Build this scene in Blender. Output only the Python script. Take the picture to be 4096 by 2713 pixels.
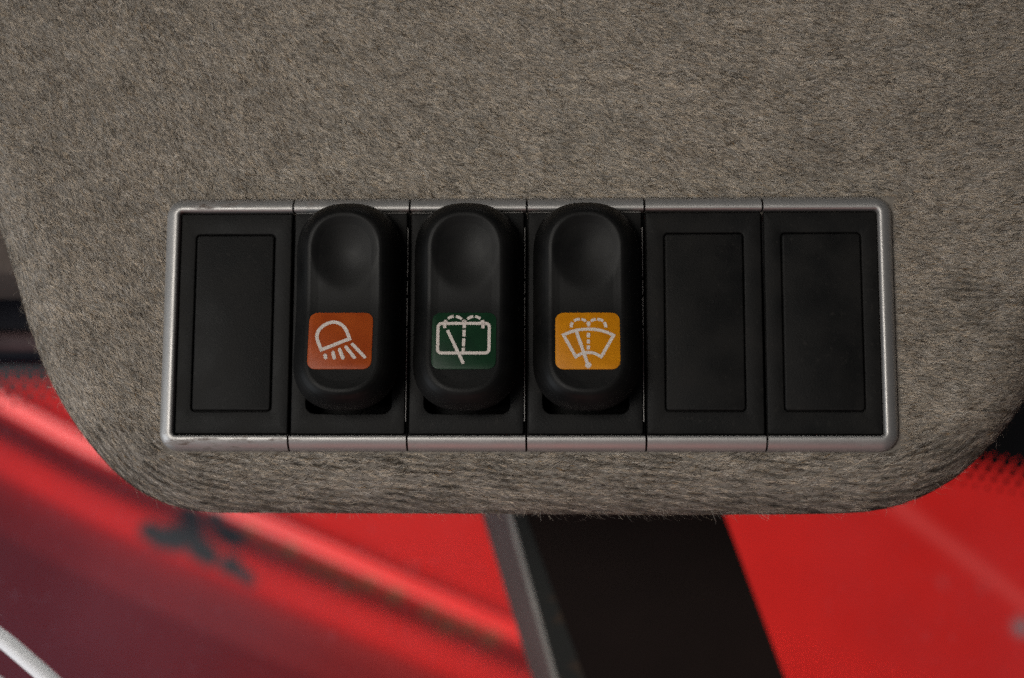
import bpy, bmesh, math
import numpy as np
from mathutils import Matrix, Vector

for o in list(bpy.data.objects):
    bpy.data.objects.remove(o, do_unlink=True)
scene = bpy.context.scene
C = scene.collection
MM = 0.001
rng = np.random.default_rng(7)

# ------------------------------------------------------------------ camera
# the switch panel lies in the XZ plane (y = 0) and faces -Y; lengths below are millimetres
F_PX, CX, CY = 6000.0, 2048.0, 1356.5
ax, ay, az = [math.radians(a) for a in (-7.88905621, -0.07329776, -1.89002235)]
def _rot(rx, ry, rz):
    c, s = math.cos, math.sin
    X = np.array([[1, 0, 0], [0, c(rx), -s(rx)], [0, s(rx), c(rx)]])
    Y = np.array([[c(ry), 0, s(ry)], [0, 1, 0], [-s(ry), 0, c(ry)]])
    Z = np.array([[c(rz), -s(rz), 0], [s(rz), c(rz), 0], [0, 0, 1]])
    return Z @ Y @ X
RC = _rot(ax, ay, az)
CAM = np.array([7.36389469, -315.47029349, -47.0254798])
RIGHT, FWD, UP = RC[0], RC[1], RC[2]
cd = bpy.data.cameras.new('camera')
cam = bpy.data.objects.new('camera', cd); C.objects.link(cam)
m = np.eye(4); m[:3, 0] = RIGHT; m[:3, 1] = UP; m[:3, 2] = -FWD; m[:3, 3] = CAM * MM
cam.matrix_world = Matrix(m.tolist())
cd.sensor_width = 36.0; cd.lens = 36.0 * F_PX / 4096.0
cd.clip_start = 0.01; cd.clip_end = 50.0
cd.dof.use_dof = True; cd.dof.focus_distance = 0.311; cd.dof.aperture_fstop = 9.5
scene.camera = cam

# ------------------------------------------------------------------ light
w = bpy.data.worlds.new('World'); scene.world = w; w.use_nodes = True
bg = w.node_tree.nodes['Background']
bg.inputs[0].default_value = (0.80, 0.90, 1.0, 1); bg.inputs[1].default_value = 0.05
def area(name, loc, target, size, power, col, sy=None, spread=180):
    l = bpy.data.lights.new(name, 'AREA'); l.energy = power; l.color = col
    l.shape = 'RECTANGLE'; l.size = size; l.size_y = sy or size; l.spread = math.radians(spread)
    o = bpy.data.objects.new(name, l); C.objects.link(o)
    o.location = loc
    d = Vector(target) - Vector(loc)
    o.rotation_euler = d.to_track_quat('-Z', 'Y').to_euler()
    return o
area('cab_window_light', (-0.36, -0.85, 0.02), (0, 0, 0.0), 0.40, 0.36, (1.0, 0.96, 0.895), spread=36)
area('side_window_light', (-0.46, -0.12, -0.19), (0, 0, -0.03), 0.30, 1.05, (0.86, 0.93, 1.0))
_n = Vector((0, -math.cos(math.radians(14)), -math.sin(math.radians(14))))        # windscreen normal, towards the seat
_d = Vector((FWD + (140 - CX) / F_PX * RIGHT - (2640 - CY) / F_PX * UP).tolist()).normalized()
_g = Vector((CAM * MM).tolist()) + _d * 0.52
_r = _d - 2 * _d.dot(_n) * _n
area('glass_tint_lamp', _g + _r * 1.0, _g, 0.9, 0.020, (0.58, 0.68, 1.0), 0.9, spread=26)  # added lamp; its reflection gives the lower-left glass a bluish haze
area('red_bounce_below', (0.0, -0.12, -0.55), (0, 0.0, 0.0), 0.35, 0.32, (1.0, 0.35, 0.30))
area('daylight_outside', (-0.10, 0.50, 1.10), (0.0, 0.60, -0.20), 0.9, 30.0, (1.0, 0.98, 0.96), 0.4)
scene.view_settings.view_transform = 'Standard'
scene.view_settings.look = 'None'
scene.view_settings.exposure = 0.0
scene.view_settings.gamma = 1.0
scene.cycles.use_denoising = False
scene.cycles.max_bounces = 8
scene.cycles.transparent_max_bounces = 12
scene.cycles.caustics_reflective = False; scene.cycles.caustics_refractive = False

# ------------------------------------------------------------------ helpers
def on_plane(px, py, h):
    """photograph pixel -> (x, z) in mm on the plane h mm in front of the panel face"""
    d = FWD + (px - CX) / F_PX * RIGHT - (py - CY) / F_PX * UP
    t = (-h - CAM[1]) / d[1]
    p = CAM + d * t
    return p[0], p[2]
def at_depth(px, py, dep):
    px, py, dep = np.asarray(px, float), np.asarray(py, float), np.asarray(dep, float)
    d = FWD + ((px - CX) / F_PX)[..., None] * RIGHT - ((py - CY) / F_PX)[..., None] * UP
    return CAM + d * dep[..., None]

def link(name, me, mat, parent=None, smooth=True):
    o = bpy.data.objects.new(name, me); C.objects.link(o)
    if mat is not None: me.materials.append(mat)
    if parent is not None: o.parent = parent
    if smooth: me.shade_smooth()
    return o
def tag(o, label, cat, group=None, kind=None):
    o['label'] = label; o['category'] = cat
    if group: o['group'] = group
    if kind: o['kind'] = kind
    return o
def thing(name, loc_mm, label, cat, group=None):
    o = bpy.data.objects.new(name, None); C.objects.link(o)
    o.empty_display_size = 0.01
    o.location = [v * MM for v in loc_mm]
    return tag(o, label, cat, group)
def mesh_np(verts, faces):
    """verts in mm (x, z, h) front-plane coordinates"""
    v = np.asarray(verts, float)
    w3 = np.stack([v[:, 0], -v[:, 2], v[:, 1]], 1) * MM
    me = bpy.data.meshes.new('m'); me.from_pydata(w3.tolist(), [], faces); me.update()
    return me
def fix_normals(me):
    bm = bmesh.new(); bm.from_mesh(me)
    bmesh.ops.remove_doubles(bm, verts=bm.verts, dist=1e-7)
    bmesh.ops.recalc_face_normals(bm, faces=bm.faces)
    bm.to_mesh(me); bm.free(); return me

def rrect(x0, x1, z0, z1, r, n=5):
    """rounded rectangle, counter-clockwise"""
    pts = []
    for cx_, cz_, a0 in ((x1 - r, z1 - r, 0), (x0 + r, z1 - r, 90), (x0 + r, z0 + r, 180), (x1 - r, z0 + r, 270)):
        for i in range(n + 1):
            a = math.radians(a0 + 90 * i / n)
            pts.append((cx_ + r * math.cos(a), cz_ + r * math.sin(a)))
    return pts
def loft(rings, close_first=False, close_last=False):
    v, f = [], []
    n = len(rings[0])
    for r in rings: v += list(r)
    for k in range(len(rings) - 1):
        for i in range(n):
            j = (i + 1) % n
            f.append((k * n + i, k * n + j, (k + 1) * n + j, (k + 1) * n + i))
    if close_first: f.append(tuple(range(n - 1, -1, -1)))
    if close_last: f.append(tuple(range((len(rings) - 1) * n, len(rings) * n)))
    return v, f
def plate(x0, x1, z0, z1, r, h0, h1, bev):
    """solid plate with rounded plan corners and a small rounded top edge"""
    rings = [[(x, z, h0) for x, z in rrect(x0, x1, z0, z1, r)]]
    for k in range(4):
        a = math.radians(30 * k)
        o_ = bev * (1 - math.cos(a)); hh = h1 - bev * (1 - math.sin(a))
        rings.append([(x, z, hh) for x, z in rrect(x0 + o_, x1 - o_, z0 + o_, z1 - o_, max(r - o_, 0.02))])
    v, f = loft(rings, True, True)
    return fix_normals(mesh_np(v, f))
def frame_plate(outer, inner, h0, h1, bev, ro, ri):
    """plate with a rounded opening through it; both upper edges rounded"""
    x0, x1, z0, z1 = outer; a0, a1, b0, b1 = inner
    rings = [[(x, z, h0) for x, z in rrect(x0, x1, z0, z1, ro)]]
    for k in range(4):
        a = math.radians(30 * k); o_ = bev * (1 - math.cos(a)); hh = h1 - bev * (1 - math.sin(a))
        rings.append([(x, z, hh) for x, z in rrect(x0 + o_, x1 - o_, z0 + o_, z1 - o_, max(ro - o_, 0.02))])
    for k in range(3, -1, -1):
        a = math.radians(30 * k); o_ = bev * (1 - math.cos(a)); hh = h1 - bev * (1 - math.sin(a))
        rings.append([(x, z, hh) for x, z in rrect(a0 - o_, a1 + o_, b0 - o_, b1 + o_, ri + o_)])
    rings.append([(x, z, h0) for x, z in rrect(a0, a1, b0, b1, ri)])
    v, f = loft(rings)
    return fix_normals(mesh_np(v, f))

# ------------------------------------------------------------------ materials
def new_mat(name):
    mt = bpy.data.materials.new(name); mt.use_nodes = True
    nt = mt.node_tree; b = nt.nodes['Principled BSDF']
    return mt, nt, b
def nd(nt, t, **kw):
    n = nt.nodes.new(t)
    for k, v in kw.items():
        if isinstance(k, str) and hasattr(n, k): setattr(n, k, v)
    return n
def noise(nt, vec, scale, detail=3, rough=0.55):
    n = nt.nodes.new('ShaderNodeTexNoise'); n.inputs['Scale'].default_value = scale
    n.inputs['Detail'].default_value = detail; n.inputs['Roughness'].default_value = rough
    if vec is not None: nt.links.new(vec, n.inputs['Vector'])
    return n
def ramp(nt, fac, stops):
    r = nt.nodes.new('ShaderNodeValToRGB')
    els = r.color_ramp.elements
    while len(els) < len(stops): els.new(0.5)
    for e, (p, c) in zip(els, stops):
        e.position = p; e.color = c if len(c) == 4 else (*c, 1)
    nt.links.new(fac, r.inputs[0]); return r
def mix(nt, fac, a, b):
    m_ = nt.nodes.new('ShaderNodeMix'); m_.data_type = 'RGBA'
    for sock, val in ((m_.inputs[0], fac), (m_.inputs[6], a), (m_.inputs[7], b)):
        if hasattr(val, 'links'): nt.links.new(val, sock)
        else: sock.default_value = val if not isinstance(val, tuple) else (*val[:3], 1)
    return m_.outputs[2]
def bump(nt, b, height, strength, dist):
    n = nt.nodes.new('ShaderNodeBump'); n.inputs['Strength'].default_value = strength
    n.inputs['Distance'].default_value = dist
    nt.links.new(height, n.inputs['Height']); nt.links.new(n.outputs[0], b.inputs['Normal'])
def obj_coords(nt):
    return nt.nodes.new('ShaderNodeTexCoord').outputs['Object']
def geo_pos(nt):
    return nt.nodes.new('ShaderNodeNewGeometry').outputs['Position']

def black_plastic(name, base, rough, grain, spec=0.4, dust=0.015):
    mt, nt, b = new_mat(name)
    p = geo_pos(nt)
    n1 = noise(nt, p, 120, 4); n2 = noise(nt, p, 2600, 2); n3 = noise(nt, p, 900, 3)
    r1 = ramp(nt, n1.outputs[0], [(0.35, (base * 0.8,) * 3), (0.75, (base * 1.25 + dust * 0.5, base * 1.2 + dust * 0.45, base * 1.15 + dust * 0.4))])
    sp = ramp(nt, n3.outputs[0], [(0.62, (0, 0, 0)), (0.76, (1, 1, 1))])
    col = mix(nt, sp.outputs[0], r1.outputs[0], (base + dust, base * 0.95 + dust * 0.9, base * 0.9 + dust * 0.8))
    nt.links.new(col, b.inputs['Base Color'])
    rr = ramp(nt, n1.outputs[0], [(0.3, (rough - 0.06,) * 3), (0.7, (rough + 0.08,) * 3)])
    nt.links.new(rr.outputs[0], b.inputs['Roughness'])
    b.inputs['Specular IOR Level'].default_value = spec
    bump(nt, b, n2.outputs[0], grain, 0.00006)
    return mt
M_PLATE = black_plastic('textured_black_plastic', 0.0060, 0.55, 0.6, 0.12, 0.009)
M_HOUSE = black_plastic('dark_housing_plastic', 0.003, 0.6, 0.3, 0.08, 0.002)
M_CAP = black_plastic('satin_black_rubberised_plastic', 0.0045, 0.47, 0.25, 0.14, 0.004)

def silver_paint():
    mt, nt, b = new_mat('satin_silver_paint_worn')
    p = geo_pos(nt)
    fl = noise(nt, p, 4200, 2); big = noise(nt, p, 160, 4)
    c0 = ramp(nt, fl.outputs[0], [(0.3, (0.36, 0.345, 0.33)), (0.7, (0.44, 0.425, 0.41))])
    # grime worn in along the left end of the strips
    sx = nt.nodes.new('ShaderNodeSeparateXYZ'); nt.links.new(p, sx.inputs[0])
    mr = nt.nodes.new('ShaderNodeMapRange'); mr.inputs[1].default_value = -0.030; mr.inputs[2].default_value = -0.062
    mr.inputs[3].default_value = 0.0; mr.inputs[4].default_value = 0.14
    nt.links.new(sx.outputs[0], mr.inputs[0])
    st = nt.nodes.new('ShaderNodeMapping'); st.inputs['Scale'].default_value = (0.45, 1.0, 1.6); nt.links.new(p, st.inputs[0])
    gn = noise(nt, st.outputs[0], 520, 6, 0.68)
    ad = nt.nodes.new('ShaderNodeMath'); ad.operation = 'ADD'
    nt.links.new(gn.outputs[0], ad.inputs[0]); nt.links.new(mr.outputs[0], ad.inputs[1])
    ab = nt.nodes.new('ShaderNodeMath'); ab.operation = 'ABSOLUTE'; nt.links.new(sx.outputs[2], ab.inputs[0])
    mz = nt.nodes.new('ShaderNodeMapRange'); mz.inputs[1].default_value = 0.0215; mz.inputs[2].default_value = 0.0250
    mz.inputs[3].default_value = -0.35; mz.inputs[4].default_value = 0.0
    nt.links.new(ab.outputs[0], mz.inputs[0])
    ad2 = nt.nodes.new('ShaderNodeMath'); ad2.operation = 'ADD'
    nt.links.new(ad.outputs[0], ad2.inputs[0]); nt.links.new(mz.outputs[0], ad2.inputs[1]); ad = ad2
    g = ramp(nt, ad.outputs[0], [(0.62, (0, 0, 0)), (0.78, (0.85, 0.85, 0.85))])
    col = mix(nt, g.outputs[0], c0.outputs[0], (0.075, 0.045, 0.03))
    nt.links.new(col, b.inputs['Base Color'])
    met = ramp(nt, g.outputs[0], [(0.0, (0.70,) * 3), (0.6, (0.05,) * 3)])
    nt.links.new(met.outputs[0], b.inputs['Metallic'])
    rr = ramp(nt, big.outputs[0], [(0.3, (0.43,) * 3), (0.7, (0.52,) * 3)])
    nt.links.new(rr.outputs[0], b.inputs['Roughness'])
    bump(nt, b, fl.outputs[0], 0.35, 0.00004)
    return mt
M_SILVER = silver_paint()

def lens_mat(name, c1, c2):
    mt, nt, b = new_mat(name)
    p = geo_pos(nt)
    n1 = noise(nt, p, 260, 4); n2 = noise(nt, p, 1500, 3)
    r = ramp(nt, n1.outputs[0], [(0.3, c1), (0.72, c2)])
    d = ramp(nt, n2.outputs[0], [(0.66, (0, 0, 0)), (0.85, (0.5, 0.5, 0.5))])
    col = mix(nt, d.outputs[0], r.outputs[0], tuple(x * 0.45 for x in c1))
    nt.links.new(col, b.inputs['Base Color'])
    b.inputs['Roughness'].default_value = 0.36; b.inputs['Specular IOR Level'].default_value = 0.25
    bump(nt, b, n2.outputs[0], 0.10, 0.0001)
    return mt
M_ORANGE = lens_mat('orange_lens', (0.25, 0.036, 0.003), (0.33, 0.058, 0.007))
M_GREEN = lens_mat('green_lens', (0.003, 0.020, 0.008), (0.006, 0.034, 0.013))
M_AMBER = lens_mat('amber_lens', (0.43, 0.150, 0.001), (0.54, 0.200, 0.002))
def print_mat():
    mt, nt, b = new_mat('white_print')
    p = geo_pos(nt); n = noise(nt, p, 5200, 2)
    r = ramp(nt, n.outputs[0], [(0.3, (0.40, 0.335, 0.29)), (0.7, (0.68, 0.61, 0.56))])
    nt.links.new(r.outputs[0], b.inputs['Base Color']); b.inputs['Roughness'].default_value = 0.6
    return mt
M_PRINT = print_mat()
def simple(name, col, rough, metal=0.0, var=0.25, sc=60.0, spec=0.5):
    mt, nt, b = new_mat(name)
    n = noise(nt, geo_pos(nt), sc, 5)
    r = ramp(nt, n.outputs[0], [(0.3, tuple(c * (1 - var) for c in col)), (0.7, tuple(c * (1 + var) for c in col))])
    nt.links.new(r.outputs[0], b.inputs['Base Color'])
    b.inputs['Roughness'].default_value = rough; b.inputs['Metallic'].default_value = metal
    b.inputs['Specular IOR Level'].default_value = spec
    return mt

# ------------------------------------------------------------------ upholstered console
OUT_PX = [(2100, 2052), (2600, 2055), (3200, 2053), (3432, 2048), (3571, 2030), (3664, 1998), (3772, 1949), (3865, 1882), (3943, 1808),
          (4020, 1720), (4096, 1620), (4150, 1500), (4200, 1340), (4250, 1050), (4300, 600), (4330, 0), (4280, -600), (3900, -1050),
          (2000, -1250), (200, -1050), (-330, -650), (-330, -150), (-215, 350), (-95, 700), (0, 932), (54, 1100), (108, 1295),
          (184, 1501), (233, 1599), (282, 1680), (381, 1813), (485, 1917), (578, 1981), (694, 2027), (800, 2044), (1150, 2048), (1600, 2050)]
outl = np.array([on_plane(x, y, -8.0) for x, y in OUT_PX])
def catmull(P, per=40):
    n = len(P); out = []
    for i in range(n):
        p0, p1, p2, p3 = P[i - 1], P[i], P[(i + 1) % n], P[(i + 2) % n]
        d = [max(np.linalg.norm(b - a), 1e-6) ** 0.5 for a, b in ((p0, p1), (p1, p2), (p2, p3))]
        m1 = (p1 - p0) / d[0] - (p2 - p0) / (d[0] + d[1]) + (p2 - p1) / d[1]
        m2 = (p2 - p1) / d[1] - (p3 - p1) / (d[1] + d[2]) + (p3 - p2) / d[2]
        m1, m2 = m1 * d[1], m2 * d[1]
        for k in range(per):
            t = k / per
            out.append((2 * t**3 - 3 * t**2 + 1) * p1 + (t**3 - 2 * t**2 + t) * m1 + (-2 * t**3 + 3 * t**2) * p2 + (t**3 - t**2) * m2)
    return np.array(out)
dense = catmull(outl)
seg = np.linalg.norm(np.roll(dense, -1, 0) - dense, axis=1); cum = np.r_[0, np.cumsum(seg)]
NS = 420
ss = np.linspace(0, cum[-1], NS, endpoint=False)
dd = np.r_[dense, dense[:1]]
ring0 = np.stack([np.interp(ss, cum, dd[:, 0]), np.interp(ss, cum, dd[:, 1])], 1)
for _ in range(6): ring0 = 0.25 * np.roll(ring0, 1, 0) + 0.5 * ring0 + 0.25 * np.roll(ring0, -1, 0)
tan = np.roll(ring0, -1, 0) - np.roll(ring0, 1, 0); tan /= np.linalg.norm(tan, axis=1)[:, None]
nin = np.stack([-tan[:, 1], tan[:, 0]], 1)          # inward (outline runs counter-clockwise seen from the front)
if np.mean(np.sum(nin * (ring0.mean(0) - ring0), 1)) < 0: nin = -nin
for _ in range(20): nin = 0.25 * np.roll(nin, 1, 0) + 0.5 * nin + 0.25 * np.roll(nin, -1, 0)
nin /= np.linalg.norm(nin, axis=1)[:, None]
RIN, RDP = 13.0, 11.0
rings, tval = [], []
for h_, o_ in ((-34, 2.0), (-26, 0.8), (-18, 0.15)):
    rings.append(np.c_[ring0 + nin * o_, np.full(NS, h_)]); tval.append(o_ - 10)
for k in range(15):
    a = math.radians(90 * k / 14)
    rings.append(np.c_[ring0 + nin * RIN * (1 - math.cos(a)), np.full(NS, -RDP * (1 - math.sin(a)))]); tval.append(RIN * (1 - math.cos(a)))
inner = ring0 + nin * RIN; cen = np.array([0.0, 2.0])
for k in range(1, 26):
    t = k / 26.0
    rings.append(np.c_[inner + (cen - inner) * t, np.zeros(NS)]); tval.append(RIN + 60 * t)
cv, cf = loft([r.tolist() for r in rings], False, True)
cv = np.array(cv)
# gentle unevenness of the padded cover
cv[:, 2] += np.where(cv[:, 2] > -20, 0.18 * np.sin(cv[:, 0] * 0.11 + 1.0) * np.sin(cv[:, 1] * 0.09 + 0.3), 0)
cv[:, 2] -= 0.22
cme = mesh_np(cv, cf); fix_normals(cme)
bm = bmesh.new(); bm.from_mesh(cme)                     # opening for the switch bodies
bmesh.ops.delete(bm, geom=[f_ for f_ in bm.faces if all(abs(v.co.x) < 0.0745 and abs(v.co.z) < 0.0247 for v in f_.verts)], context='FACES')
bm.to_mesh(cme); bm.free()
def fabric_base():
    mt, nt, b = new_mat('fabric_backing')
    p = geo_pos(nt); n = noise(nt, p, 700, 4)
    r = ramp(nt, n.outputs[0], [(0.3, (0.15, 0.132, 0.112)), (0.7, (0.25, 0.222, 0.19))])
    nt.links.new(r.outputs[0], b.inputs['Base Color']); b.inputs['Roughness'].default_value = 0.95
    b.inputs['Specular IOR Level'].default_value = 0.1
    return mt
console = link('overhead_console', cme, fabric_base())
tag(console, 'fuzzy grey-brown fabric covered console pad with rounded lower corners behind the switches', 'console')

def box_mesh(x0, x1, y0, y1, z0, z1, bev=0.0, seg=2):
    bm = bmesh.new(); bmesh.ops.create_cube(bm, size=1.0)
    for v in bm.verts:
        v.co = Vector((x0 + (v.co.x + .5) * (x1 - x0), y0 + (v.co.y + .5) * (y1 - y0), z0 + (v.co.z + .5) * (z1 - z0))) * MM
    if bev: bmesh.ops.bevel(bm, geom=list(bm.edges), offset=bev * MM, segments=seg, affect='EDGES', profile=0.5)
    me = bpy.data.meshes.new('b'); bm.to_mesh(me); bm.free(); return me
link('seam_light_block', box_mesh(-78, 78, 10.5, 13, -27, 27, 0.4), M_HOUSE, console, False)  # unseen backing added to block red light leaking through the plate seams

# ---- the fabric pile: fibres combed over the pad
def value_noise(x, y, scale, seed):
    r_ = np.random.default_rng(seed); g = r_.random((128, 128))
    u, v = x / scale, y / scale
    i, j = np.floor(u).astype(int), np.floor(v).astype(int); a, b = u - i, v - j
    a, b = a * a * (3 - 2 * a), b * b * (3 - 2 * b)
    G = lambda p, q: g[p % 128, q % 128]
    return (G(i, j) * (1 - a) + G(i + 1, j) * a) * (1 - b) + (G(i, j + 1) * (1 - a) + G(i + 1, j + 1) * a) * b
NR = len(rings)
RG = np.array(rings)                                   # ring, s, 3   (x, z, h)
RG[..., 2] += np.where(RG[..., 2] > -20, 0.18 * np.sin(RG[..., 0] * 0.11 + 1.0) * np.sin(RG[..., 1] * 0.09 + 0.3), 0)
tv = np.array(tval)
q00, q10, q01, q11 = RG[:-1], RG[1:], np.roll(RG, -1, 1)[:-1], np.roll(RG, -1, 1)[1:]
arean = np.linalg.norm(np.cross(q10 - q00, q01 - q00), axis=2)
cx_ = q00[..., 0]; cz_ = q00[..., 1]
vis = (np.abs(cx_ - 2) < 125) & (cz_ > -48) & (cz_ < 82) & (q00[..., 2] > -27)
arean = arean * vis
arean[:2] = 0; arean[2] *= 0.35
prob = (arean / arean.sum()).ravel()
def lines_k(S, T):
    return (0.5 + 0.5 * np.cos(2 * np.pi * (T / 1.45 + 0.085 * S + 0.9 * value_noise(S, T * 2.2 + 50, 7.0, 9)))) ** 1.0
def comb_angle(x, z):
    return np.interp(x, [-110, -70, -25, 30, 80, 110], [-42, -47, -24, -17, -6, 6]) + np.interp(z, [-40, 30, 70], [4, -2, -2])
def streaks(x, z, tr):
    uu, vv = x * np.cos(tr) + z * np.sin(tr) + 500, -x * np.sin(tr) + z * np.cos(tr) + 500
    return (0.5 * value_noise(uu / 1.8, vv / 0.42, 1.0, 41) + 0.5 * value_noise(uu / 0.9, vv / 0.26, 1.0, 42),
            0.6 * value_noise(uu / 4.5, vv / 1.6, 1.0, 43) + 0.4 * value_noise(uu / 2.0, vv / 0.7, 1.0, 44))
def fibres(N, length, width, lift, curl, light, strays=False, spread=10, alldark=False, crease=False):
    if strays:
        pr = (arean * ((tv[:-1] > -9.9) & (tv[:-1] < 1.5))[:, None]); pr = (pr / pr.sum()).ravel()
    else: pr = prob
    idx = rng.choice(len(pr), N, p=pr)
    kr, ks = np.unravel_index(idx, arean.shape)
    u, v = rng.random(N)[:, None], rng.random(N)[:, None]
    P = (q00[kr, ks] * (1 - u) + q10[kr, ks] * u) * (1 - v) + (q01[kr, ks] * (1 - u) + q11[kr, ks] * u) * v
    e1, e2 = q10[kr, ks] - q00[kr, ks], q01[kr, ks] - q00[kr, ks]
    nn = np.cross(e1, e2); nn /= np.linalg.norm(nn, axis=1)[:, None] + 1e-12
    nn[nn[:, 2] < 0] *= np.where(kr[nn[:, 2] < 0, None] >= 3, -1, 1)
    # side wall: make the normal point outward
    side = kr < 3
    outn = -nin[ks]; flip = (nn[:, 0] * outn[:, 0] + nn[:, 1] * outn[:, 1] < 0) & side
    nn[flip] *= -1
    T = tv[kr] * (1 - u[:, 0]) + tv[kr + 1] * u[:, 0]
    S = ss[ks] + v[:, 0] * (cum[-1] / NS)
    keep = ~((np.abs(P[:, 0]) < 77.9) & (np.abs(P[:, 1]) < 27.5))
    # worn creases where the cover is stretched round the edge
    x, z = P[:, 0], P[:, 1]
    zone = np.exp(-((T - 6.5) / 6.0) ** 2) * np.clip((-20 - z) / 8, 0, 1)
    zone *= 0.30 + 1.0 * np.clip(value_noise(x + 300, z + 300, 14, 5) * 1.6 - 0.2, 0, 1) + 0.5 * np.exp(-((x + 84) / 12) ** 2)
    lines = lines_k(S, T)
    gap = zone * lines * (value_noise(S * 0.35, T * 2.5 + 20, 1.6, 12) > 0.32)
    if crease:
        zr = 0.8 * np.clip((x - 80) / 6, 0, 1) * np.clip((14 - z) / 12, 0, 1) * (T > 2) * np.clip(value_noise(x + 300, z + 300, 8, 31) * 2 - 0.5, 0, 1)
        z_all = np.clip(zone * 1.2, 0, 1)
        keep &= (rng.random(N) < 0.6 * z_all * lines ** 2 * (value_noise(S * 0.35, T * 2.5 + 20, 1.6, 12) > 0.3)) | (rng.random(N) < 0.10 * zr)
    else:
        keep &= rng.random(N) > 0.6 * np.clip(gap * 1.5, 0, 1)
    if alldark and not crease:
        cl = streaks(x, z, np.radians(comb_angle(x, z)))[1]
        keep &= rng.random(N) < np.clip(1.5 - 2.4 * cl, 0.05, 1)
    P, nn, T, S, x, z, kr, ks, zone, gap = P[keep], nn[keep], T[keep], S[keep], x[keep], z[keep], kr[keep], ks[keep], zone[keep], gap[keep]
    N = len(P)
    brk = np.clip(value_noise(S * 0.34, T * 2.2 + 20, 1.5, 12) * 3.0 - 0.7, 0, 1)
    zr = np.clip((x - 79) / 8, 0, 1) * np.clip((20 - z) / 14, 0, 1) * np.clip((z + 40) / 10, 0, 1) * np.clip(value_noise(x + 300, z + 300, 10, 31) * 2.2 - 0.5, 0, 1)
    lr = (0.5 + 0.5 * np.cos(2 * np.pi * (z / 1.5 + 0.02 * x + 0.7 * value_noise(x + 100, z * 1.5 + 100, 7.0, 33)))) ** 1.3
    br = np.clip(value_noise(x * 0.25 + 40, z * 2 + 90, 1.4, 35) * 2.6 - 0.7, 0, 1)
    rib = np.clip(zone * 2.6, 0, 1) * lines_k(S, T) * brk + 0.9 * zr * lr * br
    # combing direction: steep on the left, almost level on the right
    th = comb_angle(x, z)
    tg = tan[ks] * np.where(tan[ks][:, :1] < 0, -1, 1)
    tang = np.degrees(np.arctan2(tg[:, 1], tg[:, 0]))
    th = th + (tang - th) * np.clip(zone * 2.5, 0, 0.92)
    tr = np.radians(th)
    streak = np.clip((streaks(x, z, np.radians(comb_angle(x, z)))[0] - 0.5) * 2.1 + 0.5, 0, 1)
    th = th + 14 * (value_noise(x + 400, z + 400, 9, 1) - 0.5) + spread * 1.8 * (value_noise(x + 400, z + 400, 2.2, 2) - 0.5) + rng.normal(0, spread if not strays else 60, N)
    th = np.radians(th)
    d = np.stack([np.cos(th), np.sin(th), np.zeros(N)], 1)
    d -= nn * np.sum(d * nn, 1)[:, None]; d /= np.linalg.norm(d, axis=1)[:, None] + 1e-9
    b = np.cross(nn, d)
    L = length * (0.6 + 0.8 * rng.random(N)); K = rng.normal(0, curl, N); K2 = rng.normal(0, curl, N)
    li = lift * (0.4 + 1.2 * rng.random(N))
    segs = 4
    pts = []
    for k in range(segs + 1):
        t = k / segs
        off = d * (L * t)[:, None] + b * (L * (K * t * t + K2 * np.sin(t * 5.0) * 0.4))[:, None]
        hh = 0.0 + li * (np.sin(t * 2.2) if not strays else t * (2.2 - t))
        pts.append(P + off + nn * hh[:, None])
    pts = np.stack(pts, 1)                                # N, segs+1, 3
    dirn = np.gradient(pts, axis=1); dirn /= np.linalg.norm(dirn, axis=2)[..., None] + 1e-9
    roll = rng.normal(0, 0.28, N)
    nr = nn * np.cos(roll)[:, None] + b * np.sin(roll)[:, None]
    sd = np.cross(dirn, nr[:, None, :]); sd /= np.linalg.norm(sd, axis=2)[..., None] + 1e-9
    wd = width * (0.7 + 0.6 * rng.random(N))[:, None] * np.array([1.0, 1.0, 0.9, 0.75, 0.35])[None, :]
    V = np.stack([pts - sd * wd[..., None] * 0.5, pts + sd * wd[..., None] * 0.5], 2).reshape(N, -1, 3)   # N, 10, 3
    # fibre colour
    patch = value_noise(x + 400, z + 400, 9, 3) * 0.22 + value_noise(x + 400, z + 400, 4.0, 4) * 0.39 + value_noise(x + 400, z + 400, 1.5, 8) * 0.39
    dens = np.clip((patch - 0.5) * 2.4 + 0.5, 0, 1)
    stain_crease_shade = (0.75 * np.exp(-(((x - 62) / 9) ** 2 + ((z - 36) / 6) ** 2)) + 0.7 * np.exp(-(((x - 80) / 7) ** 2 + ((z - 44) / 5) ** 2))
             + 0.5 * np.exp(-(((x + 36) / 8) ** 2 + ((z - 29.5) / 0.8) ** 2)) + 0.45 * np.exp(-(((x - 95) / 6) ** 2 + ((z + 4) / 10) ** 2))  # narrow streak over the frame paints a crease's shade into the fibre colour
             + 0.35 * np.exp(-(((x - 105) / 10) ** 2 + ((z - 55) / 12) ** 2)))
    stain_crease_shade = 0.55 * np.clip(stain_crease_shade * (0.4 + 1.2 * value_noise(x + 400, z + 400, 2.6, 21)), 0, 0.8)
    pd = 1.0 if alldark else 0.03 + 0.10 * (1 - dens) + 0.25 * stain_crease_shade
    dark = rng.random(N) < pd
    base = np.array([0.392, 0.336, 0.275]) * light
    tone = (0.86 + 0.26 * rng.random(N)) * (0.90 + 0.18 * dens) * (0.73 + 0.44 * streak) * (1 - 0.35 * stain_crease_shade) * (1 - 0.9 * np.clip(rib * 1.15, 0, 1))
    col = base[None, :] * tone[:, None]
    warm = rng.random(N)[:, None]
    col = col * (1 + (warm - 0.5) * np.array([0.16, 0.0, -0.22]))
    dk = np.array([0.082, 0.066, 0.050])[None, :] * (0.5 + 1.0 * rng.random(N))[:, None] * (1 + (warm - 0.5) * np.array([0.3, 0.0, -0.3]))
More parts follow.
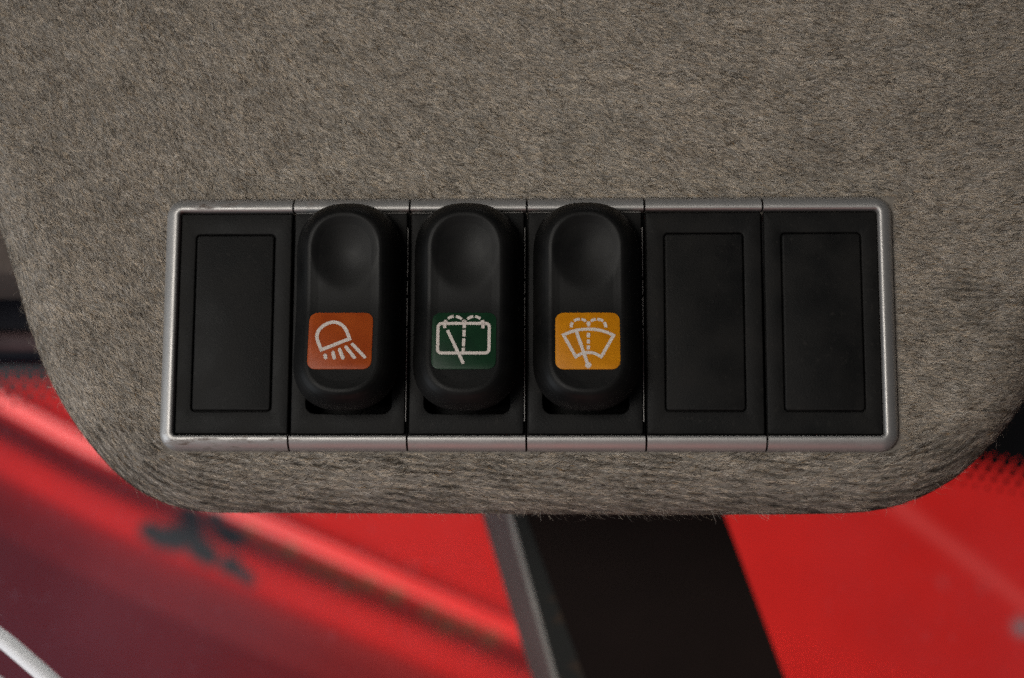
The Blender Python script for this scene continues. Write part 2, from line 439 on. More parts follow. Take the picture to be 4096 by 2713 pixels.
    col = np.where(dark[:, None], dk, col)
    och = rng.random(N) < 0.004
    col[och] = np.array([0.20, 0.11, 0.035])
    V = np.where(dark[:, None, None], V * 1.0, V)
    return V.reshape(-1, 3), np.repeat(col, 10, axis=0), N
def pile_object(name, packs, mat, parent):
    V = np.concatenate([p[0] for p in packs]); K = np.concatenate([p[1] for p in packs]); N = sum(p[2] for p in packs)
    W3 = np.stack([V[:, 0], -V[:, 2], V[:, 1]], 1) * MM
    me = bpy.data.meshes.new(name)
    me.vertices.add(len(W3)); me.vertices.foreach_set('co', W3.astype(np.float32).ravel())
    q = np.array([[0, 1, 3, 2], [2, 3, 5, 4], [4, 5, 7, 6], [6, 7, 9, 8]])
    F = (np.arange(N)[:, None, None] * 10 + q[None]).reshape(-1)
    nf = N * 4
    me.loops.add(len(F)); me.loops.foreach_set('vertex_index', F.astype(np.int32))
    me.polygons.add(nf); me.polygons.foreach_set('loop_start', (np.arange(nf) * 4).astype(np.int32))
    me.update(calc_edges=True)
    at = me.attributes.new('tint', 'FLOAT_COLOR', 'POINT')
    at.data.foreach_set('color', np.c_[K, np.ones(len(K))].astype(np.float32).ravel())
    o = link(name, me, mat, parent, smooth=True)
    o['kind'] = 'stuff'
    return o
def fibre_mat():
    mt, nt, b = new_mat('fabric_fibre')
    a = nt.nodes.new('ShaderNodeAttribute'); a.attribute_name = 'tint'
    nt.links.new(a.outputs['Color'], b.inputs['Base Color'])
    b.inputs['Roughness'].default_value = 0.85; b.inputs['Specular IOR Level'].default_value = 0.06
    return mt
M_FIB = fibre_mat()
pile_object('fabric_pile', [fibres(235000, 1.35, 0.088, 0.11, 0.16, 1.03),
                            fibres(16000, 3.2, 0.055, 0.26, 0.22, 1.06, spread=12),
                            fibres(66000, 1.6, 0.066, 0.20, 0.34, 1.0, spread=15, alldark=True),
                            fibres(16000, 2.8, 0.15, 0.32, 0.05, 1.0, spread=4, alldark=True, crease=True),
                            fibres(1300, 1.8, 0.040, 1.0, 0.5, 1.1, True)], M_FIB, console)

# ------------------------------------------------------------------ switch panel
ZT, ZB = 27.2, -27.2
XS = [-50.0, -25.0, 0.0, 25.0, 50.0]
XL, XR = on_plane(642, 1732, 0.0)[0], on_plane(3591, 1732, 0.0)[0]
GAP = 0.22
RAILW = 3.25
PROF = [(o_ * 3.25 / 2.85, h_ * 1.12) for o_, h_ in [(0.0, -0.6), (0.0, 0.3), (0.10, 0.95), (0.36, 1.55), (0.75, 2.05), (1.2, 2.42), (1.7, 2.68), (2.15, 2.80), (2.5, 2.78), (2.72, 2.62), (2.83, 2.36), (2.85, 2.0), (2.85, 0.3)]]
def sweep(path):
    """path: list of (x, z, inward nx, nz); the profile is swept along it"""
    n = len(PROF); v, f = [], []
    for x, z, nx, nz in path:
        for o_, h_ in PROF: v.append((x + nx * o_, z + nz * o_, h_))
    for k in range(len(path) - 1):
        for i in range(n - 1):
            f.append((k * n + i, k * n + i + 1, (k + 1) * n + i + 1, (k + 1) * n + i))
    f.append(tuple(range(n))); f.append(tuple(range((len(path) - 1) * n, len(path) * n)))
    me = mesh_np(v, f); fix_normals(me); me.shade_smooth()
    return me
def soften(o, ang=40):
    md = o.modifiers.new('edge_split', 'EDGE_SPLIT'); md.split_angle = math.radians(ang)
def straight(x0, x1, top):
    z, nz = (ZT, -1) if top else (ZB, 1)
    return [(x0, z, 0, nz), (x0 + 0.12, z, 0, nz), ((x0 + x1) / 2, z, 0, nz), (x1 - 0.12, z, 0, nz), (x1, z, 0, nz)]
def c_path(xe, xi, left):
    """from the top seam round the outer end to the bottom seam"""
    s = 1 if left else -1; r = 4.0
    p = [(xi, ZT, 0, -1)]
    for k in range(9):
        a = math.radians(90 + 90 * k / 8)
        p.append((xe + s * (r + r * math.cos(a)), ZT - r + r * math.sin(a), -s * math.cos(a), -math.sin(a)))
    for k in range(9):
        a = math.radians(180 + 90 * k / 8)
        p.append((xe + s * (r + r * math.cos(a)), ZB + r + r * math.sin(a), -s * math.cos(a), -math.sin(a)))
    p.append((xi, ZB, 0, 1))
    return p
IT, IB = ZT - RAILW - 0.30, ZB + RAILW + 0.30
HP = 1.75                                             # height of the black faces
def local(me, ox):
    me.transform(Matrix.Translation((-ox * MM, 0, 0))); return me

LENS = {}
def polyline_mesh(strokes, to_mm, lvl0):
    """printed strokes: list of (points, width, round_ends); returned as one thin print mesh"""
    V, F = [], []
    for si, (pts, wd, rnd) in enumerate(strokes):
        h = lvl0 + 0.012 * (si % 4)
        P = np.array([to_mm(*p) for p in pts]); n = len(P)
        closed = n > 2 and np.allclose(P[0], P[-1])
        if closed: P = P[:-1]; n -= 1
        L, R = [], []
        for i in range(n):
            a = P[i - 1] if (i > 0 or closed) else P[i]
            c = P[(i + 1) % n] if (i < n - 1 or closed) else P[i]
            d1 = P[i] - a; d2 = c - P[i]
            d1 = d1 / (np.linalg.norm(d1) or 1); d2 = d2 / (np.linalg.norm(d2) or 1)
            t = d1 + d2; t /= np.linalg.norm(t)
            nrm = np.array([-t[1], t[0]])
            den = 1.0
            if np.linalg.norm(d1) > 0 and np.linalg.norm(d2) > 0:
                den = max(abs(np.dot(nrm, np.array([-d1[1], d1[0]]))), 0.5)
            wd_ = wd * 0.92; L.append(P[i] + nrm * wd_ / 2 / den); R.append(P[i] - nrm * wd_ / 2 / den)
        b0 = len(V)
        for l_, r_ in zip(L, R): V += [(*l_, h), (*r_, h)]
        for i in range(n if closed else n - 1):
            j = (i + 1) % n
            F.append((b0 + 2 * i, b0 + 2 * i + 1, b0 + 2 * j + 1, b0 + 2 * j))
        if rnd:
            for c_, s_ in ((P[0], 0.004), (P[-1], 0.007)):
                b0 = len(V)
                V += [(c_[0] + wd * 0.46 * math.cos(2 * math.pi * k / 14), c_[1] + wd * 0.46 * math.sin(2 * math.pi * k / 14), h + s_) for k in range(14)]
                F.append(tuple(range(b0, b0 + 14)))
    me = mesh_np(V, F)
    bm = bmesh.new(); bm.from_mesh(me)
    for f_ in bm.faces:
        f_.normal_update()
        if f_.normal.y > 0: f_.normal_flip()
    bm.to_mesh(me); bm.free()
    return me

def arc_pts(cx0, cy0, rx, ry, a0, a1, n=14):
    return [(cx0 + rx * math.cos(math.radians(a0 + (a1 - a0) * k / n)), cy0 + ry * math.sin(math.radians(a0 + (a1 - a0) * k / n))) for k in range(n + 1)]
def smooth_pts(P, per=5):
    P = [np.array(p, float) for p in P]; out = []
    for i in range(len(P) - 1):
        p0 = P[max(i - 1, 0)]; p1, p2 = P[i], P[i + 1]; p3 = P[min(i + 2, len(P) - 1)]
        for k in range(per):
            t = k / per
            out.append(tuple(0.5 * (2 * p1 + (p2 - p0) * t + (2 * p0 - 5 * p1 + 4 * p2 - p3) * t * t + (3 * p1 - p0 - 3 * p2 + p3) * t**3)))
    out.append(tuple(P[-1])); return out
LW, LH = 13.2, 12.2
# -- work lamp
sk = 0.055
to_o = lambda x, y: ((x + (y - 803) * sk - 892) * LW / 1282, -(y - 803) * LH / 1176)
dome = smooth_pts([(515, 995), (440, 800), (430, 690), (478, 570), (600, 465), (760, 416), (900, 455), (1000, 560), (1080, 765)], 6)
SYM_O = [(dome + [(515, 995)], 0.78, False),
         ([(592, 1110), (599, 1158)], 0.80, True), ([(747, 1052), (769, 1162)], 0.80, True), ([(880, 993), (943, 1162)], 0.80, True),
         ([(1006, 938), (1168, 1152)], 0.76, True), ([(1137, 878), (1374, 1145)], 0.72, True)]
# -- rear window washer
to_g = lambda x, y: ((x + (y - 790) * 0.028 - 895) * LW / 1310, -(y - 790) * LH / 1216)
def rr_px(x0, x1, y0, y1, r):
    q = rrect(x0, x1, y0, y1, r, 5); return q + [q[0]]
def unsk(pts, cy0, k): return [(x - (y - cy0) * k, y) for x, y in pts]
SYM_G = [(unsk(rr_px(362, 1405, 418, 1056, 78), 790, 0.028), 0.70, False),
         ([(560, 567), (868, 1255)], 0.72, False), ([(866, 1250), (870, 1258)], 0.78, True),
         ([(906, 352), (902, 520)], 0.74, False), ([(899, 560), (896, 702)], 0.72, False), ([(890, 742), (884, 912)], 0.70, False), ([(882, 945), (879, 1050)], 0.70, False),
         ([(508, 400), (505, 520)], 0.72, False), ([(1286, 400), (1283, 526)], 0.70, False),
         ([(535, 348), (508, 410)], 0.74, False), ([(1270, 350), (1286, 410)], 0.74, False),
         ([(868, 385), (905, 350), (945, 385)], 0.40, False),
         (smooth_pts([(572, 315), (625, 282), (690, 266)]), 0.66, False), (smooth_pts([(735, 267), (800, 288), (854, 330)]), 0.66, False),
         (smooth_pts([(965, 328), (1022, 288), (1090, 268)]), 0.66, False), (smooth_pts([(1126, 268), (1188, 288), (1236, 320)]), 0.66, False)]
# -- windscreen washer
to_a = lambda x, y: ((x - 867) * LW / 1330, -(y - 775) * LH / 1220)
topa = smooth_pts([(368, 652), (540, 580), (700, 541), (880, 527), (1060, 541), (1220, 582), (1398, 660)], 5)
bota = smooth_pts([(1140, 1122), (1010, 1052), (880, 1031), (745, 1053), (620, 1122)], 5)
SYM_A = [(topa + bota + [topa[0]], 0.70, False),
         ([(630, 565), (862, 1275)], 0.74, False), (arc_pts(872, 1300, 33, 33, 0, 360, 14), 0.68, False),
         ([(881, 610), (881, 710)], 0.72, False), ([(880, 750), (880, 836)], 0.70, False), ([(879, 878), (879, 966)], 0.70, False),
         ([(885, 362), (886, 414)], 0.62, False), ([(845, 408), (927, 408)], 0.56, False), ([(862, 448), (910, 448)], 0.44, False),
         (smooth_pts([(528, 490), (533, 430), (556, 380)]), 0.70, False), (smooth_pts([(588, 350), (640, 322), (706, 312)]), 0.64, False),
         (smooth_pts([(738, 315), (790, 330), (830, 362)]), 0.62, False), (smooth_pts([(935, 355), (980, 330), (1035, 315)]), 0.62, False),
         (smooth_pts([(1064, 310), (1125, 322), (1186, 352)]), 0.66, False), (smooth_pts([(1205, 378), (1230, 430), (1238, 490)]), 0.70, False)]

# ---- rocker cap
CW, CZ0, CZ1 = 11.1, -19.4, 24.9                       # half width and the two ends of the cap
def face_h(z):
    a = 10.5 + 0.195 * (3.2 - z)
    b_ = 10.5 + 0.085 * (z - 3.2)
    k = 0.42
    return k * np.logaddexp(a / k, b_ / k)
def cap_height(x, z, inset):
    h = face_h(z)
    # shoulder: from the wide skirt up to the face
    prof = np.interp(inset, [0, 0.25, 0.7, 1.3, 2.0, 2.7, 3.3, 3.9, 4.6, 5.6],
                     [-6.5, -5.1, -3.7, -2.35, -1.2, -0.40, -0.02, 0.12, 0.06, 0.0])
    r2 = (x / 7.0) ** 2 + ((z - 13.6) / 8.2) ** 2
    dish = 1.2 * np.clip(1 - r2, 0, 1) ** 1.4
    return h + prof - dish
def make_cap():
    zc = (CZ0 + CZ1) / 2; spine = (CZ1 - CZ0) / 2 - CW
    ex = 2.35; half = []                                # right half of the outline, bottom centre to top centre
    for a in np.linspace(-90, 0, 25): half.append((math.cos(math.radians(a)), math.sin(math.radians(a)), -1))
    for q in np.linspace(-1, 1, 26)[1:-1]: half.append((1.0, 0.0, q))
    for a in np.linspace(0, 90, 25): half.append((math.cos(math.radians(a)), math.sin(math.radians(a)), 1))
    e = lambda c: math.copysign(abs(c) ** (2 / ex), c)
    full = [(e(max(c, 0)), e(s_), q) for c, s_, q in half] + [(-e(max(c, 0)), e(s_), q) for c, s_, q in half[-2:0:-1]]
    n, nh = len(full), len(half)
    row = lambda r: [(r * a, zc + q * spine + r * b_) for a, b_, q in full]
    ins = np.r_[np.linspace(0, 6, 34), np.linspace(6.35, CW - 0.12, 14)]
    out = []
    for dn, o_ in ((-12.0, 1.6), (-5.0, 0.9), (-1.2, 0.25)):
        out.append([(x, z, max(float(cap_height(x, z, 0.0)) + dn, -3.0)) for x, z in row(CW - o_)])
    for i_ in ins:
        out.append([(x, z, float(cap_height(x, z, i_))) for x, z in row(CW - i_)])
    v, f = loft(out)
    b0 = (len(out) - 1) * n
    for k in range(nh - 1):
        L0, L1 = (n - k) % n, (n - k - 1) % n
        q = [b0 + k, b0 + k + 1, b0 + L1, b0 + L0]
        q = [a for i_, a in enumerate(q) if a not in q[:i_]]
        if len(q) > 2: f.append(tuple(q))
    return fix_normals(mesh_np(v, f))
CAP_ME = make_cap()

def make_switch(i, lens_px, lens_mat, strokes, to_mm, label):
    x0, x1 = XS[i], XS[i + 1]; xc = (x0 + x1) / 2
    t = thing('rocker_switch', (xc, 0, 0), label, 'switch', 'rocker switches in the panel')
    hw = (x1 - x0) / 2
    for top in (True, False):
        o = link('trim_strip', sweep(straight(-hw + GAP, hw - GAP, top)), M_SILVER, t); soften(o)
    link('housing', plate(-hw + 0.1, hw - 0.1, IB - 0.15, IT + 0.15, 0.3, -9.0, -7.5, 0.05), M_HOUSE, t)
    o = link('housing_wall', frame_plate((-hw + 0.12, hw - 0.12, IB - 0.2, IT + 0.2), (-9.1, 9.1, -19.4, 21.5), -8.0, 0.5, 0.05, 0.3, 2.0), M_HOUSE, t); soften(o)
    o = link('face_plate', frame_plate((-hw + 0.32, hw - 0.62, IB, IT), (-9.1, 9.1, -19.4, 21.5), 0.45, HP, 0.22, 0.5, 2.0), M_PLATE, t); soften(o)
    # grey strips stand in for the plate edge's glint, right side and top, with breaks
    V, F = [], []
    zs = [(IT - 3.2, 9.6), (9.0, 6.0), (5.4, -0.6), (-1.2, -21.0)]
    for za, zb in zs:
        b0 = len(V)
        for z in (za, zb):
            for k in range(5):
                a = math.pi * k / 4
                V.append((hw - 0.42 - 0.11 * math.cos(a), z, 1.45 + 0.20 * math.sin(a)))
        for k in range(4): F.append((b0 + k, b0 + k + 1, b0 + 6 + k, b0 + 5 + k))
    b0 = len(V)
    for x in (-hw + 0.5, hw - 0.8):
        for k in range(5):
            a = math.pi * k / 4
            V.append((x, IT + 0.13 + 0.09 * math.cos(a), 1.45 + 0.20 * math.sin(a)))
    for k in range(4): F.append((b0 + k, b0 + 5 + k, b0 + 6 + k, b0 + k + 1))
    link('edge_glint', mesh_np(V, F), M_GLINT, t)
    link('rocker', CAP_ME, M_CAP, t)
    # legend lens set into the lower half of the rocker
    hz = 12.25
    lx, lz = on_plane(lens_px[0], lens_px[1], hz)
    hc = float(face_h(lz)); slope = 0.195
    ln = plate(-LW / 2, LW / 2, -LH / 2, LH / 2, 1.7, -0.5, 0.20, 0.10)
    lens = link('legend_lens', ln, lens_mat, t); soften(lens, 50)
    lens.location = ((lx - xc) * MM, -hc * MM, lz * MM)
    lens.rotation_euler = (-math.atan(slope), 0, 0)
    link('symbol', polyline_mesh(strokes, to_mm, 0.225), M_PRINT, lens, smooth=False)
    return t
M_GLINT = simple('edge_glint_grey', (0.20, 0.19, 0.18), 0.35, 0.0, 0.2, 400)

make_switch(0, (1361, 1364), M_ORANGE, SYM_O, to_o, 'black rocker switch with orange work lamp symbol, left of the green one')
make_switch(1, (1856, 1364), M_GREEN, SYM_G, to_g, 'black rocker switch with dark green rear window wiper symbol, middle of three')
make_switch(2, (2351, 1364), M_AMBER, SYM_A, to_a, 'black rocker switch with yellow windscreen washer symbol, right of the green one')

def make_blank(x0, x1, end, label, panel):
    xc = (x0 + x1) / 2; hw = (x1 - x0) / 2
    t = thing('blanking_plate', (xc, 0, 0), label, 'switch blank', 'blanking plates in the panel')
    xi0, xi1 = -hw + 0.32, hw - 0.32
    if end is None:
        for top in (True, False):
            o = link('trim_strip', sweep(straight(-hw + GAP, hw - GAP, top)), M_SILVER, t); soften(o)
    else:
        left = end == 'left'
        pth = c_path(-hw if left else hw, (hw - GAP) if left else (-hw + GAP), left)
        o = link('trim_strip', sweep(pth), M_SILVER, t); soften(o)
        if left: xi0 = -hw + RAILW + 0.12
        else: xi1 = hw - RAILW - 0.12
    link('housing', plate(xi0 - 0.1, xi1 + 0.1, IB - 0.15, IT + 0.15, 0.3, -0.4, 0.9, 0.05), M_HOUSE, t)
    a0, a1, b0, b1 = panel[0] - xc, panel[1] - xc, panel[2], panel[3]
    o = link('face_plate', frame_plate((xi0, xi1, IB, IT), (a0, a1, b0, b1), 0.85, HP, 0.28, 0.4, 0.9), M_PLATE, t); soften(o)
    o = link('raised_panel', plate(a0 + 0.24, a1 - 0.24, b0 + 0.24, b1 - 0.24, 0.7, 0.85, HP + 0.12, 0.30), M_PLATE, t); soften(o)
def panel_px(xa, xb, ya, yb):
    p0 = on_plane(xa, ya, HP); p1 = on_plane(xb, yb, HP)
    return (p0[0], p1[0], p1[1], p0[1])
zp0, zp1 = on_plane(2900, 1647, HP)[1], on_plane(2900, 932, HP)[1]
def cpx(xc0, xc1): return (xc0, xc1, zp0, zp1)
xa = on_plane(774, 1290, HP)[0]; xb = on_plane(1093, 1290, HP)[0]
make_blank(XL, XS[0], 'left', 'blank black plate in the left end of the panel, beside the orange switch', cpx(xa, xb))
xa = on_plane(2658, 1290, HP)[0]; xb = on_plane(2980, 1290, HP)[0]
make_blank(XS[3], XS[4], None, 'blank black plate right beside the yellow switch', cpx(xa, xb))
xa = on_plane(3130, 1290, HP)[0]; xb = on_plane(3454, 1290, HP)[0]
make_blank(XS[4], XR, 'right', 'blank black plate in the right end of the panel, rounded silver corners on its right', cpx(xa, xb))

# ------------------------------------------------------------------ windscreen with printed edge
YG = 165.0                                             # mm behind the panel face
def glass_mat():
    mt = bpy.data.materials.new('windscreen_glass'); mt.use_nodes = True
    nt = mt.node_tree; nt.nodes.clear()
    out = nt.nodes.new('ShaderNodeOutputMaterial')
    tr = nt.nodes.new('ShaderNodeBsdfTransparent'); tr.inputs[0].default_value = (0.95, 0.97, 0.96, 1)
    gl = nt.nodes.new('ShaderNodeBsdfGlossy'); gl.inputs['Roughness'].default_value = 0.02
    fr = nt.nodes.new('ShaderNodeFresnel'); fr.inputs[0].default_value = 1.45
    mx = nt.nodes.new('ShaderNodeMixShader')
    nt.links.new(fr.outputs[0], mx.inputs[0]); nt.links.new(tr.outputs[0], mx.inputs[1]); nt.links.new(gl.outputs[0], mx.inputs[2])
    # thin film of dust, tinted bluish to paint in a reflected tinge
    df = nt.nodes.new('ShaderNodeBsdfDiffuse'); df.inputs[0].default_value = (0.52, 0.52, 0.66, 1)
    p = geo_pos(nt)
    n1 = noise(nt, p, 330, 3); n2 = noise(nt, p, 22, 3)
    r1 = ramp(nt, n1.outputs[0], [(0.60, (0.0,) * 3), (0.78, (0.20,) * 3)])
    r2 = ramp(nt, n2.outputs[0], [(0.35, (0.001,) * 3), (0.75, (0.018,) * 3)])
    ml = nt.nodes.new('ShaderNodeMath'); ml.operation = 'MULTIPLY'; ml.inputs[1].default_value = 0.25
    nt.links.new(r1.outputs[0], ml.inputs[0])
    ad = nt.nodes.new('ShaderNodeMath'); ad.operation = 'ADD'
    nt.links.new(ml.outputs[0], ad.inputs[0]); nt.links.new(r2.outputs[0], ad.inputs[1])
    m2 = nt.nodes.new('ShaderNodeMixShader')
    nt.links.new(ad.outputs[0], m2.inputs[0]); nt.links.new(mx.outputs[0], m2.inputs[1]); nt.links.new(df.outputs[0], m2.inputs[2])
    nt.links.new(m2.outputs[0], out.inputs[0])
    return mt
ws = link('windscreen', box_mesh(-290, 290, YG, YG + 4, -260, 60, 0.6), glass_mat(), None, False)
tag(ws, 'clear windscreen glass with black dotted border, behind the fabric pad', 'window')
M_FRIT = simple('black_ceramic_print', (0.004, 0.004, 0.004), 0.35)
def frit_y(px): return 1462 + 338 * (px / 4000.0) ** 2
pxs = np.linspace(-900, 5000, 80)
lo = [on_plane(x, frit_y(x), -YG) for x in pxs]
zat0 = on_plane(20, 1500, -YG)[1]
V = [(x, z, -YG + 0.10) for x, z in lo] + [(x, 60.0, -YG + 0.10) for x, z in lo]
n = len(lo); F = [(i, i + 1, n + i + 1, n + i) for i in range(n - 1)]
link('printed_border', mesh_np(V, F), M_FRIT, ws)
V, F = [], []
pitch = 3.9
for row in range(5):
    rad = [2.10, 1.80, 1.40, 1.00, 0.60][row]
    for k in range(-70, 75):
        x = k * pitch + (pitch / 2 if row % 2 else 0)
        zl = np.interp(x, [p[0] for p in lo], [p[1] for p in lo])
        z = zl - 0.5 - row * pitch * 0.80
        b0 = len(V)
        V += [(x + rad * math.cos(2 * math.pi * q / 16), z + rad * math.sin(2 * math.pi * q / 16), -YG + 0.13 + 0.01 * ((k + row * 2) % 3)) for q in range(16)]
        F.append(tuple(range(b0, b0 + 16)))
o = link('printed_dot', mesh_np(V, F), M_FRIT, ws, False); o['kind'] = 'stuff'

piv = Vector((0, YG * MM, zat0 * MM))
ws.matrix_world = Matrix.Translation(piv) @ Matrix.Rotation(math.radians(14), 4, 'X') @ Matrix.Translation(-piv)

# ------------------------------------------------------------------ cab header behind the pad
def zat(py, y): return on_plane(20, py, -y)[1]
hd = link('cab_header', box_mesh(-290, 290, 100, 114, zat(1440, 100), zat(1098, 100), 1.5), simple('black_header_paint', (0.004, 0.004, 0.007), 0.5, spec=0.06))
tag(hd, 'dark painted cab header beam above the windscreen, seen left of the pad', 'beam')
V, F = [], []
z0, z1 = zat(1408, 100), zat(1322, 100)
for x in (-290, 290):
    for k in range(13):
        a = math.pi * k / 12
        V.append((x, (z0 + z1) / 2 + (z1 - z0) / 2 * math.cos(a), -100.2 + 3.2 * math.sin(a)))
for k in range(12): F.append((k, k + 1, 14 + k, 13 + k))
link('trim_bead', mesh_np(V, F), simple('dusty_rubber_bead', (0.055, 0.036, 0.037), 0.6, spec=0.1), hd)
hl_ = link('headliner', box_mesh(-290, 290, 60, 120, zat(1094, 60), zat(760, 60), 3.0, 4), simple('beige_headliner_cloth', (0.075, 0.057, 0.046), 0.9, 0, 0.2, 500))
tag(hl_, 'beige headliner edge at the far left, above the dark header beam', 'headliner')

# ------------------------------------------------------------------ red bonnet outside
def bead_y(px): return np.interp(px, [-900, 0, 347, 870, 1500, 2087, 2600, 5200], [1190, 1640, 1822, 2049, 2318, 2572, 2800, 3960])
for_px = np.arange(-900, 5001, 16.0)
dvs = np.unique(np.r_[np.linspace(-2500, -140, 90), np.arange(-140, 340, 4.0), np.linspace(340, 1500, 70)])
PX, DV = np.meshgrid(for_px, dvs)
by = bead_y(for_px)
for _ in range(30): by[1:-1] = 0.25 * by[:-2] + 0.5 * by[1:-1] + 0.25 * by[2:]
PY = by[None, :] + DV
disp = np.interp(DV, [-5000, -125, -98, -72, -48, -24, 0, 26, 52, 78, 108, 140, 236, 262, 300, 360, 500, 800, 1500],
                 [0, 0, -0.6, -2.2, 0.2, 3.8, 5.6, 5.0, 3.2, 0.4, -1.6, -1.4, -0.6, -0.8, -2.2, -5.3, -14, -42, -125])
DEP = 905.0 - 0.072 * (PY - 2100) + 0.010 * (PX - 2000) - disp
# long paler stripe in the colour, on the right-hand side
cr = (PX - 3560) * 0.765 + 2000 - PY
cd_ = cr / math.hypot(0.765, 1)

pts = at_depth(PX, PY, DEP)
R_, C_ = PX.shape
ii = np.arange(R_ * C_).reshape(R_, C_)
fc = np.stack([ii[:-1, :-1], ii[1:, :-1], ii[1:, 1:], ii[:-1, 1:]], -1).reshape(-1, 4)
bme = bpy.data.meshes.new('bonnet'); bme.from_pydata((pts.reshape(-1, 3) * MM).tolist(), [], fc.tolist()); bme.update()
chip = np.zeros_like(PX); rust = np.zeros_like(PX); grey = np.zeros_like(PX)
for x, y, r in ((600, 2125, 34), (650, 2150, 42), (705, 2160, 44), (765, 2150, 40), (768, 2100, 34), (760, 2060, 34), (800, 2195, 42), (835, 2225, 36), (925, 2250, 28),
                (905, 2265, 26), (950, 2285, 26), (985, 2305, 22), (900, 2130, 34), (860, 2075, 30), (935, 2150, 36), (700, 2140, 40), (1000, 2325, 18)):
    chip = np.maximum(chip, np.exp(-(((PX - x) ** 2 + ((PY - y) * 1.1) ** 2) / (r * 1.25)**2) ** 1.5))
chip = np.clip(chip * 1.7, 0, 1)
r2 = np.random.default_rng(3)
for x in np.arange(930, 2000, 78):
    xx = x + r2.normal(0, 20); r = 20 + 14 * r2.random()
    yy = np.interp(xx, for_px, by) + 44 + r2.normal(0, 10)
    rust = np.maximum(rust, (0.6 + 0.4 * r2.random()) * np.exp(-(((PX - xx) / 1.25) ** 2 + (PY - yy) ** 2) / r**2))
for x, y, r in ((4085, 2510, 36), (3770, 2325, 16), (3930, 2345, 14), (1650, 2265, 14)):
    grey = np.maximum(grey, (1.0 if r > 30 else 0.3) * np.exp(-(((PX - x) ** 2 + (PY - y) ** 2) / r**2) ** 2))
pale_stripe = 0.8 * np.exp(-(cd_ / 30) ** 2) * (PX > 3000) * (PX < 4600)
at = bme.attributes.new('wear_and_stripe', 'FLOAT_COLOR', 'POINT')
at.data.foreach_set('color', np.stack([chip, rust, grey, pale_stripe], -1).astype(np.float32).ravel())
def red_mat():
    mt, nt, b = new_mat('faded_red_bonnet_paint')
    a = nt.nodes.new('ShaderNodeAttribute'); a.attribute_name = 'wear_and_stripe'
    s = nt.nodes.new('ShaderNodeSeparateColor'); nt.links.new(a.outputs['Color'], s.inputs[0])
    p = geo_pos(nt); n1 = noise(nt, p, 14, 5); n2 = noise(nt, p, 90, 4)
    r = ramp(nt, n1.outputs[0], [(0.3, (0.50, 0.009, 0.007)), (0.7, (0.60, 0.014, 0.011))])
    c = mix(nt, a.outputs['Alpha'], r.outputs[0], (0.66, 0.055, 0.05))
    c = mix(nt, s.outputs[2], c, (0.16, 0.17, 0.18))
    c = mix(nt, s.outputs[1], c, (0.19, 0.115, 0.05))
    c = mix(nt, s.outputs[0], c, (0.026, 0.026, 0.025))
    nt.links.new(c, b.inputs['Base Color'])
    b.inputs['Roughness'].default_value = 0.40; b.inputs['Specular IOR Level'].default_value = 0.13
    return mt
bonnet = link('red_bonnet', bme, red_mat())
tag(bonnet, 'red painted bonnet with pressed ridges and chipped paint, blurred behind the glass', 'bonnet')

# ------------------------------------------------------------------ dark post in front of the bonnet
def post():
    xt = np.array([1925, 2024, 2046, 2100, 2893.0]); xb_ = np.array([2128, 2208, 2230, 2338, 3138.0])
    dp = np.array([470, 452, 447, 444, 438.0])
    V = []; ys = (1500.0, 3100.0)
    for y in ys:
        t = (y - 2052) / (2711 - 2052)
        xx = xt + (xb_ - xt) * t
        front = at_depth(xx, np.full(5, y), dp)
        back = at_depth(np.array([xx[4] + 2, xx[0] + 6]), np.array([y, y]), np.array([464, 500.0]))
        V.append(np.concatenate([front, back]))
    V = np.array(V); return V
PV = post()
po = thing('steel_post', PV[1].mean(0), 'dark slanted steel post in front of the red bonnet, bottom centre', 'post')
base = PV[1].mean(0)
def strip(name, idx, mat):
    v = np.concatenate([PV[0][idx], PV[1][idx]]) - base; n = len(idx)
    f = [(i, i + 1, n + i + 1, n + i) for i in range(n - 1)]
    me = bpy.data.meshes.new(name); me.from_pydata((v * MM).tolist(), [], f); me.update()
    return link(name, me, mat, po, False)
strip('side_face', [6, 0, 1], simple('red_lit_steel', (0.088, 0.057, 0.053), 0.55, 0, 0.2, 20))  # brown tone paints the red bounce light on the left-facing side
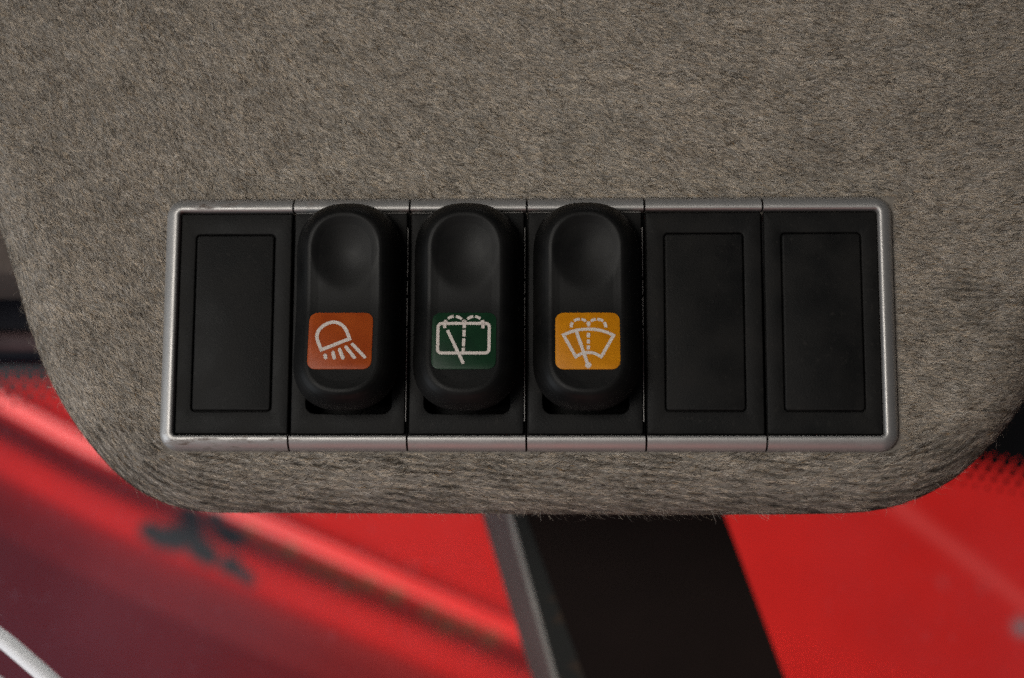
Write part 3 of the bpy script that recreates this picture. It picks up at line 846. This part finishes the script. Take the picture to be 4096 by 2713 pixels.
strip('edge_strip', [1, 2], simple('bare_steel_edge', (0.24, 0.225, 0.20), 0.45, 0.0, 0.2, 60))
def rusty():
    mt, nt, b = new_mat('dark_steel_with_rust')
    n1 = noise(nt, geo_pos(nt), 45, 5)
    r = ramp(nt, n1.outputs[0], [(0.55, (0.014, 0.0145, 0.013)), (0.70, (0.075, 0.035, 0.015))])
    nt.links.new(r.outputs[0], b.inputs['Base Color']); b.inputs['Roughness'].default_value = 0.6; b.inputs['Specular IOR Level'].default_value = 0.1
    return mt
strip('bevel_face', [2, 3], rusty())
strip('front_face', [3, 4, 5, 6], simple('matt_black_steel', (0.0085, 0.0050, 0.0041), 0.7, 0, 0.2, 30, 0.08))

# ------------------------------------------------------------------ white hoses
def hose(pts_px, dep, rad, label):
    cu = bpy.data.curves.new('hose', 'CURVE'); cu.dimensions = '3D'
    sp = cu.splines.new('NURBS'); sp.points.add(len(pts_px) - 1); sp.order_u = 3; sp.use_endpoint_u = True
    P = at_depth(np.array([p[0] for p in pts_px]), np.array([p[1] for p in pts_px]), np.array([dep + p[2] for p in pts_px])) * MM
    for q, p in zip(sp.points, P): q.co = (*p, 1)
    cu.bevel_depth = rad * MM; cu.bevel_resolution = 6; cu.resolution_u = 12
    tmp = bpy.data.objects.new('t', cu); C.objects.link(tmp)
    dg = bpy.context.evaluated_depsgraph_get()
    me = bpy.data.meshes.new_from_object(tmp.evaluated_get(dg)); bpy.data.objects.remove(tmp)
    me.materials.clear()
    o = link('white_hose', me, M_HOSE)
    return tag(o, label, 'hose', 'white hoses in the corner')
M_HOSE = simple('white_rubber', (0.90, 0.91, 0.92), 0.35, 0, 0.03, 40)
hose([(-420, 2330, 0), (-200, 2420, 0), (0, 2545, 0), (110, 2640, 0), (215, 2730, 0), (340, 2860, 0), (480, 3050, 0)], 352, 2.05, 'thick white hose curving through the bottom left corner, the upper one')
hose([(-420, 2500, 0), (-150, 2640, 0), (0, 2735, 0), (100, 2830, 0), (200, 2960, 0)], 356, 1.8, 'tip of a second white hose in the very bottom left corner')
